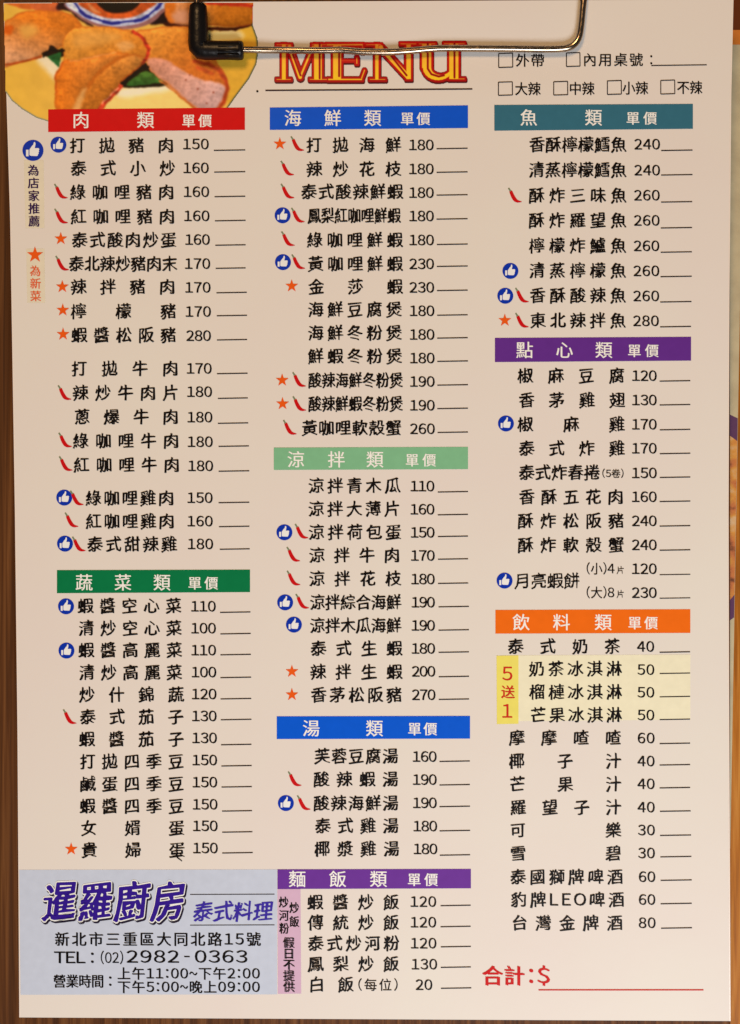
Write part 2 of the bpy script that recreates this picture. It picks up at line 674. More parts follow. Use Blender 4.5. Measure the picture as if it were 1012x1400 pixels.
rng = np.random.RandomState(7)
NT = rng.rand(64, 64)
def vnoise(X, Y):
    xi, yi = np.floor(X).astype(int), np.floor(Y).astype(int)
    fx, fy = X - xi, Y - yi
    fx, fy = fx * fx * (3 - 2 * fx), fy * fy * (3 - 2 * fy)
    g = lambda i, j: NT[(yi + j) % 64, (xi + i) % 64]
    return (g(0, 0) * (1 - fx) + g(1, 0) * fx) * (1 - fy) + (g(0, 1) * (1 - fx) + g(1, 1) * fx) * fy
def fbm(X, Y, s):
    return sum(vnoise(X / s * 2 ** o + 7.3 * o, Y / s * 2 ** o + 3.1 * o) * 0.5 ** o for o in range(4)) / 1.875 - 0.5

def gauss(a, n):
    for _ in range(n):
        b_ = np.pad(a, 2, mode='edge')
        a = (b_[:-4, 2:-2] + b_[1:-3, 2:-2] * 2 + b_[2:-2, 2:-2] * 2 + b_[3:-1, 2:-2] * 2 + b_[4:, 2:-2]) / 8
        b_ = np.pad(a, 2, mode='edge')
        a = (b_[2:-2, :-4] + b_[2:-2, 1:-3] * 2 + b_[2:-2, 2:-2] * 2 + b_[2:-2, 3:-1] * 2 + b_[2:-2, 4:]) / 8
    return a

def smooth_poly(pts, per=5):
    p = np.asarray(pts, float)
    n = len(p)
    out = []
    for i in range(n):
        a, b_, c, d = p[i - 1], p[i], p[(i + 1) % n], p[(i + 2) % n]
        for t in np.arange(per) / per:
            out.append(tuple(0.5 * (2 * b_ + (c - a) * t + (2 * a - 5 * b_ + 4 * c - d) * t ** 2 + (3 * b_ - a - 3 * c + d) * t ** 3)))
    return out

def food(X0, Y0):
    # crumbly edges: sample slightly displaced
    X = X0 + fbm(X0, Y0, 7) * 3.2
    Y = Y0 + fbm(X0 + 90, Y0 + 40, 7) * 3.2
    C = np.zeros(X.shape + (3,))
    nz = fbm(X0, Y0, 16)[..., None]
    fine = (fbm(X0 + 31, Y0 + 17, 5.0) + 0.8 * fbm(X0 * .6 + Y0 * .5 + 11, Y0 * 1.7 - X0 * .4, 5.0))[..., None]
    def over(a, c):
        C[:] = C * (1 - a) + np.asarray(c, float) * a
    def lay(pts, c, w=1.0, plain=False, tex=0.22, c2=None, axis=None, edge=None, ew=4):
        d = sd(X0 if plain else X, Y0 if plain else Y, smooth_poly(pts))
        c = np.asarray(c, float) * np.ones(X.shape + (3,))
        if c2 is not None:
            (ax, ay), (bx, by) = axis
            t = np.clip(((X - ax) * (bx - ax) + (Y - ay) * (by - ay)) / ((bx - ax) ** 2 + (by - ay) ** 2), 0, 1)[..., None]
            c = c * (1 - t) + np.asarray(c2, float) * t
        c = c * (1 + nz * tex * 0.9 + fine * tex * 0.8)
        if edge is not None:
            gy, gx = np.gradient(gauss(d, 2))
            dome = np.exp(-np.abs(d) / 7.0)
            c = c * (1 + 0.30 * ((-0.45 * gx - 0.9 * gy) * dome))[..., None]
            crumb = np.abs(fbm(X0 * 1.1 + 5, Y0 * 1.1 + 77, 6.0))[..., None]
            c = c * (1.04 - 0.42 * crumb) + 7 * np.clip(0.055 - crumb, 0, 1) / 0.055 * np.array([1, .8, .5])
            t = np.clip(1 + d / ew, 0, 1)[..., None] ** 1.5
            c = c * (1 - t) + np.asarray(edge, float) * t
        over(sm(d, w), c)
    def stroke(pts, w, c, soft=1.0, tex=0.3):
        d = path_d(X, Y, pts) - w / 2
        over(sm(d, soft), np.asarray(c, float) * (1 + fine * tex + nz * tex))
    C[:] = np.array([228, 170, 66])
    over(sm(X - 60, 60), (224, 168, 58))
    C[:] *= (1 + nz * 0.10)
    # pale glaze of the plate
    lay([(50, 80), (62, 74), (84, 86), (86, 118), (74, 108), (60, 92)], (230, 204, 160), 6, tex=.06)
    lay([(150, 130), (185, 116), (225, 114), (252, 128), (275, 150), (230, 158), (150, 158)], (236, 196, 104), 5, tex=.06)
    lay([(160, 124), (190, 117), (226, 116), (238, 122), (205, 128), (168, 134)], (238, 214, 170), 5, tex=.05)
    lay([(286, 44), (345, 35), (354, 62), (350, 95), (318, 142), (300, 120), (295, 86)], (220, 160, 44), 3, tex=.08)
    lay([(286, 44), (316, 40), (332, 46), (326, 54), (288, 56)], (236, 206, 140), 5, tex=.05)
    # far slice behind
    lay([(8, 4), (45, 3), (60, 6), (42, 13), (25, 10)], (206, 96, 34), 1.5)
    lay([(44, 4), (84, 3), (82, 15), (50, 14)], (200, 92, 44), 1.5)
    # slice on the left
    lay([(4, 38), (16, 24), (36, 15), (70, 14), (98, 20), (112, 36), (108, 46), (96, 50), (90, 62), (80, 66), (62, 74), (46, 82), (20, 88), (4, 90)],
        (214, 112, 26), 1.2, c2=(216, 146, 96), axis=((55, 30), (40, 82)), edge=(196, 96, 26), ew=5)
    lay([(28, 36), (44, 34), (52, 42), (40, 52), (30, 48)], (222, 152, 64), 6, tex=.1)
    lay([(6, 36), (18, 36), (16, 46), (6, 46)], (216, 90, 16), 3)
    stroke([(5, 88), (22, 86.5), (40, 81.5), (56, 77)], 2.6, (176, 70, 24))
    # dark gap and leaf, left
    lay([(57, 74), (66, 68), (68, 63), (75, 64), (80, 67), (90, 66), (88, 76), (72, 78)], (40, 22, 14), 1.2)
    lay([(66, 77), (76, 73), (84, 71), (83, 82), (80, 91), (74, 86)], (38, 98, 46), 1.2, tex=.5)
    # bowl: shadow, rim, sauce
    lay([(82, 2), (98, 2), (112, 22), (128, 36), (116, 32), (104, 24), (94, 15), (78, 13)], (44, 16, 22), 2)
    lay([(205, 32), (226, 12), (228, 2), (236, 30), (228, 33)], (38, 16, 22), 2)
    lay([(95, 2), (104, 20), (120, 31), (142, 38), (165, 40.5), (188, 38), (208, 31), (220, 20), (228, 2)], (150, 96, 92), 1.2, plain=True)
    lay([(97, 2), (106, 18), (124, 28.5), (144, 34.5), (164, 36), (186, 33), (204, 26), (218, 15), (226, 2)], (188, 184, 200), 1.0, plain=True, tex=.5)
    rim_ = [(101, 2), (110, 15), (124, 24), (142, 29.5), (163, 31), (185, 28.5), (202, 22), (214, 12), (221, 2)]
    for k in range(len(rim_) - 1):
        (ax, ay), (bx, by) = rim_[k], rim_[k + 1]
        m_ = ((ax + bx) / 2, (ay + by) / 2 + (1.8 if k % 2 else -0.5))
        d = path_d(X0, Y0, [(ax, ay), m_, (bx, by)]) - (2.3 if k % 2 else 1.2)
        over(sm(d, 0.9), (36, 40, 128))
    lay([(112, 2), (122, 15), (142, 23.5), (163, 25.5), (184, 22.5), (202, 13), (208, 2)], (212, 84, 26), 1.6, plain=True, tex=.5)
    lay([(120, 4), (130, 12), (138, 18), (126, 15)], (226, 140, 84), 2.5, plain=True)
    lay([(136, 2), (140, 12), (152, 17.5), (170, 17), (184, 12), (188, 2)], (22, 14, 14), 2.2, plain=True)
    # slice at the top right
    stroke([(226, 33), (258, 36), (290, 39.5), (322, 40), (346, 33)], 4.5, (70, 26, 14))
    lay([(228, 4), (262, 1), (320, 1), (352, 3), (350, 18), (345, 33), (320, 37), (284, 35), (256, 33), (230, 29)],
        (206, 126, 70), 1.2, c2=(186, 100, 20), axis=((245, 20), (300, 20)), edge=(150, 60, 20), ew=3)
    lay([(226, 4), (238, 3), (240, 28), (229, 28)], (218, 108, 24), 2.5)
    stroke([(284, 4), (320, 6), (351, 8), (347, 24)], 4.5, (182, 42, 20), 1.6)
    lay([(236, 18), (258, 14), (262, 32), (240, 30)], (212, 140, 100), 5, tex=.1)
    # gap and leaf in the middle
    lay([(162, 116), (176, 102), (192, 86), (206, 90), (226, 110), (224, 118), (176, 120)], (30, 22, 12), 1.4)
    lay([(173, 117), (186, 104), (200, 97), (212, 102), (224, 111), (206, 115)], (84, 124, 44), 1.6, tex=.6, c2=(46, 90, 34), axis=((200, 97), (200, 117)))
    # slice on the right
    lay([(186, 46), (206, 39), (232, 36), (262, 37), (284, 52), (296, 84), (308, 100), (312, 118), (308, 134), (296, 150), (268, 150), (246, 130), (222, 110), (204, 94), (200, 80)],
        (218, 132, 44), 1.0, c2=(212, 106, 28), axis=((230, 40), (270, 95)), edge=(196, 92, 26), ew=3.5)
    lay([(202, 82), (214, 78), (228, 82), (250, 96), (276, 108), (300, 112), (310, 122), (306, 136), (294, 150), (268, 148), (236, 120), (208, 98)],
        (204, 130, 100), 1.4, tex=.2, c2=(206, 154, 142), axis=((215, 88), (295, 135)), edge=(214, 126, 80), ew=4)
    stroke([(218, 110), (242, 128), (268, 150)], 2.4, (204, 104, 40), 1.4)
    stroke([(266, 84), (286, 88), (300, 96), (308, 108), (311, 122), (306, 140), (298, 150)], 5, (176, 56, 22), 2.4)
    stroke([(270, 92), (290, 100)], 5, (196, 74, 26), 3)
    for px_, py_ in ((260, 103), (254, 110), (283, 141), (270, 122), (292, 126)):
        over(sm(np.hypot(X - px_, Y - py_) - 1.1, 0.8), (150, 70, 50))
    # slice in front: pale top face, fried left face, browner right face
    lay([(87, 82), (86, 66), (87, 53), (94, 43), (107, 37), (128, 36), (150, 37), (168, 40), (182, 43), (196, 53), (204.6, 68), (202, 78), (196, 86), (182, 99), (167, 110), (164, 118), (150, 134), (136, 150), (80, 152), (76, 126), (76, 103)],
        (218, 136, 44), 1.0, c2=(208, 120, 34), axis=((120, 40), (170, 80)), edge=(200, 98, 24), ew=3.5)
    lay([(87, 84), (100, 82), (118, 79), (142, 73), (160, 71), (176, 74), (160, 82), (140, 96), (124, 114), (110, 134), (104, 152), (80, 152), (76, 126), (76, 103)],
        (222, 112, 24), 2.0, c2=(214, 120, 40), axis=((80, 100), (130, 100)), edge=(204, 94, 18), ew=5)
    lay([(104, 152), (110, 134), (124, 114), (140, 96), (160, 82), (180, 74), (197, 78), (196, 86), (182, 99), (167, 110), (164, 118), (150, 134), (136, 150)],
        (192, 106, 30), 2.0, c2=(204, 124, 48), axis=((150, 120), (180, 76)), tex=.3, edge=(176, 82, 20), ew=4)
    lay([(100, 150), (108, 130), (118, 120), (114, 136), (108, 151)], (224, 154, 80), 3.5, tex=.15)
    lay([(100, 52), (118, 44), (146, 44), (166, 50), (150, 58), (120, 64), (104, 64)], (226, 150, 62), 7, tex=.16)
    lay([(158, 60), (176, 56), (184, 64), (168, 70)], (226, 152, 76), 4, tex=.16)
    stroke([(96, 84), (118, 80), (142, 74), (158, 72)], 1.6, (232, 150, 74), 1.6)
    stroke([(182, 43), (196, 53), (204, 68), (201, 80), (196, 86)], 4.6, (186, 48, 26), 1.4, .6)
    stroke([(196, 86), (182, 99), (166, 111)], 2.0, (140, 58, 18), 1.2)
    stroke([(165, 118), (152, 132), (136, 149)], 6, (204, 62, 34), 1.4, .7)
    stroke([(161, 120), (149, 132), (140, 141)], 1.8, (232, 140, 96), 1.0, .8)
    stroke([(76, 128), (76, 104), (86, 86)], 1.8, (204, 86, 22), 1.4)
    # rim of the plate
    plate = [(5.0, 4.2), (180, 3.4), (346.5, 2.8), (346, 34), (352.5, 52), (354, 70), (351, 88), (341, 108), (326, 128), (309, 152), (260, 172), (84, 172), (50, 161.5), (30, 149.5), (16, 138), (7.5, 126)]
    over(sm(path_d(X0, Y0, [(346, 34), (352.5, 52), (354, 70), (351, 88), (341, 108), (326, 128), (309, 152)]) - 2.0, 1.2), (66, 78, 62))
    over(sm(path_d(X0, Y0, [(84, 172), (50, 161.5), (30, 149.5), (16, 138), (7.5, 126)]) - 1.5, 1.0), (98, 116, 116))
    # dark creases under the slices
    for p_, w_ in (([(166, 114), (182, 102.5), (195, 91), (203, 92)], 3.6), ([(60, 76.5), (68, 69), (78, 69), (88, 69)], 3.0)):
        d = path_d(X, Y, p_) - w_ / 2
        C[:] = C * (1 - sm(d, 1.1)) + np.array([26, 16, 10]) * sm(d, 1.1)
    g = C.mean(-1, keepdims=True)
    C[:] = g + (C - g) * 0.90 + 4
    C[:] = (C - 120) * 1.14 + 119
    for k in range(3):
        C[..., k] = gauss(C[..., k], 1)
    C[:] = np.clip(C, 8, 250)
    return C, inside(X0, Y0, plate) & (Y0 > 3.5)
M_PHOTO = attr_mat('printed_food_photo')
print_grid('food_picture', 4.8, 3.2, 355.4, 166, 0.7, food, M_PHOTO, 1.0, menu)

# the big title
def title(X, Y):
    st = []      # (a, b, half width)
    rc = []
    def bar(x0, y0, x1, y1, h):
        st.append(((x0, y0), (x1, y1), h))
    def stem(x, h, y0=57.6, y1=112.0):
        rc.append((x, (y0 + y1) / 2, h, (y1 - y0) / 2))
    def foot(x0, x1, y, h=3.3):
        rc.append(((x0 + x1) / 2, y, (x1 - x0) / 2, h))
    T, B = 61.2, 108.6
    # M
    foot(375.5, 401, T); stem(388.2, 5.6); foot(375.5, 400.5, B)
    bar(396, 64, 410.5, 105.5, 5.4); bar(410.5, 105.5, 428, 64, 4.2)
    foot(424, 449, T); stem(434.8, 8.2); foot(421, 450, B)
    # E
    foot(444, 499, T, 3.8); stem(461, 8.4); foot(446, 498, B, 3.8)
    foot(464, 488, 83, 2.8); foot(484.5, 491.5, 83, 7); foot(492.5, 499, 66, 8); bar(494.5, 107, 498.5, 96, 3.6)
    # N
    foot(498, 524, T); stem(515.4, 5.2); foot(503, 529.6, B)
    bar(521, 65, 558, 105, 6.2); stem(558.8, 6.0, 58, 111); foot(545, 572, T - 1.2)
    # U
    foot(570, 598, T - 1.2); stem(583.4, 9.2, 57, 96)
    for k in range(12):
        a0, a1 = math.pi * (1 - k / 12 * .96), math.pi * (1 - (k + 1) / 12 * .96)
        f0 = lambda a: (601 + 17 * math.cos(a), 92.5 + 13.5 * math.sin(a))
        bar(*f0(a0), *f0(a1), 8.6 - 4.2 * k / 11)
    foot(604.5, 638, T - 1.6); stem(620.6, 9.2, 56.5, 111); foot(616, 638, B - .8)
    def dist(X, Y):
        d = np.min([seg_d(X, Y, a, b_) - h for a, b_, h in st], axis=0)
        for cx, cy, hx, hy in rc:
            r = 1.6
            qx, qy = np.abs(X - cx) - hx + r, np.abs(Y - cy) - hy + r
            d = np.minimum(d, np.hypot(np.maximum(qx, 0), np.maximum(qy, 0)) + np.minimum(np.maximum(qx, qy), 0) - r)
        return d
    D = dist(X, Y)
    D2 = dist(X - 0.7, Y - 1.9)
    nz = fbm(X, Y, 10)[..., None]
    C = np.ones(X.shape + (3,)) * np.array([221, 203, 184.0])
    mask = (np.minimum(D, D2) < 0.9)
    C[:] = np.array([86, 8, 14])
    a = sm(D - 0.2, 0.7)
    t = np.clip((Y - 56) / 56, 0, 1)[..., None]
    red = np.array([206, 18, 16]) * (1 - t) + np.array([168, 8, 14]) * t
    C[:] = C * (1 - a) + red * a
    a = sm(D + 2.9, 0.7)
    yel = np.array([248, 160, 60]) * (1 - t) + np.array([250, 196, 30]) * t
    C[:] = C * (1 - a) + (yel * (1 + nz * .12)) * a
    inl = [[(437.2, 60), (437.2, 107)], [(463.8, 64), (463.8, 104)], [(397.5, 66), (411, 103)], [(525, 64), (556, 103)],
           [(585, 60), (585, 94), (590, 101.5), (600, 104.6), (607, 103)], [(621.5, 60), (621.5, 106)]]
    for p in inl:
        a = sm(path_d(X, Y, p) - 1.35, 0.6)
        C[:] = C * (1 - a) + np.array([150, 10, 14]) * a
    return np.clip(C, 4, 250), mask
M_TITLE = attr_mat('printed_title')
print_grid('menu_title', 370, 54, 645, 118, 0.5, title, M_TITLE, 1.5, menu)
mb = MB()
mb.strip(363, 123.6, 646, 121.6, 2.0, 1.5, 20)
mb.build('title_rule', ink_mat((48, 20, 22), 'title_rule'), menu)

# ------------------------------------------------------------------ printed symbols
def star_pts(cx, cy, r):
    return [(cx + (r if k % 2 == 0 else r * .40) * math.sin(math.pi * k / 5), cy - (r if k % 2 == 0 else r * .40) * math.cos(math.pi * k / 5)) for k in range(10)]
def star(cx, cy, parent, r=9.2):
    mb = MB()
    p = star_pts(cx, cy, r)
    mb.add(p + [(cx, cy)], [((k + 1) % 10, k, 10) for k in range(10)], 2)
    mb.build('star_symbol', C_STAR, parent)
def chili(cx, cy, parent, k=1.0):
    up = [(-8.0, -7.2), (-4.6, -7.4), (-2.4, -3.2), (0.2, 1.4), (3.4, 5.4), (8.6, 7.4)]
    lo = [(8.8, 8.1), (3.0, 8.9), (-1.8, 7.0), (-5.0, 2.6), (-7.2, -2.6), (-8.2, -6.0)]
    pts = [(cx + a * k, cy + b_ * k) for a, b_ in smooth_path(up, 4).tolist() + smooth_path(lo, 4).tolist()]
    mb = MB()
    mb.poly(pts, 2)
    o = mb.build('chili_symbol', C_RED, parent)
    mb = MB()
    mb.strip(cx - 9.2 * k, cy - 10.8 * k, cx - 6.4 * k, cy - 6.6 * k, 2.2 * k, 2.3, 2)
    mb.build('chili_stem', C_STEM, parent)
HAND = [(-0.33, -0.07), (-0.10, -0.42), (0.03, -0.55), (0.09, -0.78), (0.19, -0.80), (0.25, -0.62), (0.17, -0.21), (0.52, -0.22), (0.61, -0.12),
        (0.55, 0.0), (0.59, 0.1), (0.52, 0.2), (0.55, 0.3), (0.47, 0.38), (0.47, 0.48), (0.36, 0.54), (-0.18, 0.52), (-0.33, 0.45)]
def thumb(cx, cy, parent, r=10.9):
    mb = MB()
    mb.poly([(cx + r * math.cos(2 * math.pi * k / 40), cy + r * math.sin(2 * math.pi * k / 40)) for k in range(40)], 1.6)
    o = mb.build('thumb_symbol', C_BLUE, parent)
    mb = MB()
    mb.poly([(cx + a * r, cy + b_ * r) for a, b_ in HAND][::-1], 2.4)
    mb.poly([(cx - .66 * r, cy - .06 * r), (cx - .66 * r, cy + .56 * r), (cx - .42 * r, cy + .56 * r), (cx - .42 * r, cy - .06 * r)], 2.4)
    mb.build('thumb_hand', C_HAND, parent)

# ------------------------------------------------------------------ category banners
def banner(c, col, chars, xs, pr, yc, lab, yp=None):
    mb = MB()
    mb.quad(c, 1.6)
    o = mb.build('category_banner', ink_mat(col, 'banner'), menu, lab)
    t = MB()
    for ch, x in zip(chars, xs):
        put(t, ch, x, yc, 24.2, 2.6, bold=0.25)
    t2 = (pr[0] + pr[1]) / 2
    line(t, '單價', pr[0], pr[1], (yp or yc + 1), 19.0, 2.6, bold=0.3)
    t.build('banner_lettering', C_CREAM, o)
banner([(66, 149.5), (335, 147), (335, 177.5), (66, 180.5)], (204, 10, 14), '肉類', (110.8, 199), (249, 289.5), 164, 'red category banner')
banner([(369, 147), (640, 144), (640, 175), (369, 177.5)], (10, 78, 184), '海鮮類', (400.5, 455, 509.5), (548, 588), 161.2, 'royal blue category banner at the top of the middle column')
banner([(676, 143.5), (947.5, 142), (947.5, 176), (676, 178.6)], (52, 100, 112), '魚類', (723, 811.5), (856.5, 898), 160.6, 'teal category banner')
banner([(78, 779.5), (342, 778.8), (342, 809.5), (78, 811)], (8, 110, 60), '蔬菜類', (115, 168.2, 221.5), (257.5, 298), 796.2, 'dark green category banner')
banner([(374.5, 612), (640, 611), (640, 641.3), (374.5, 642.4)], (124, 172, 124), '涼拌類', (404.7, 460, 512.6), (554.6, 596), 628, 'pale green category banner')
banner([(378.5, 979.4), (642.8, 978.8), (642.8, 1009.8), (378.5, 1010.4)], (6, 82, 188), '湯類', (425.6, 512), (558, 597.5), 995.6, 'royal blue category banner above the soups')
banner([(379.5, 1188.6), (644, 1188), (644, 1214.5), (379.5, 1215.4)], (104, 46, 132), '麵飯類', (406.5, 462, 517.5), (557.5, 598.6), 1201.6, 'purple category banner above the rice and noodles')
banner([(676.8, 462), (945, 460.5), (945, 493), (676.8, 495)], (96, 42, 122), '點心類', (717.4, 771.8, 825.6), (858.5, 900.4), 478.4, 'purple category banner above the snacks')
banner([(677.5, 834), (944, 833), (944, 865.3), (677.5, 866.3)], (232, 100, 14), '飲料類', (712.6, 767.8, 824.7), (859, 899.3), 850.6, 'orange category banner')

# ------------------------------------------------------------------ dishes
def dish(name, x0, x1, y, price, p0, p1, yp, b0, b1, yb, icons='', s=22.4, h=14.3, extra=None):
    mb = MB()
    line(mb, name, x0, x1, y, s, 2, True, 0.53)
    if extra:
        line(mb, *extra[:3], y + extra[4], extra[3], 2, False, 0.2)
    o = mb.build('dish_name', C_TXT, menu)
    mb = MB()
    digits(mb, price, p0, p1, yp, h)
    mb.build('price', C_TXT, o)
    mb = MB()
    mb.strip(b0, yb + .35, b1, yb - .35, 1.5, 1.8)
    mb.build('order_line', C_LINE, o)
    for ic in icons:
        k, ix, iy = ic
        {'t': thumb, 'c': chili, 's': star}[k](ix, iy, o)
    return o

T_, C_, S_ = 't', 'c', 's'
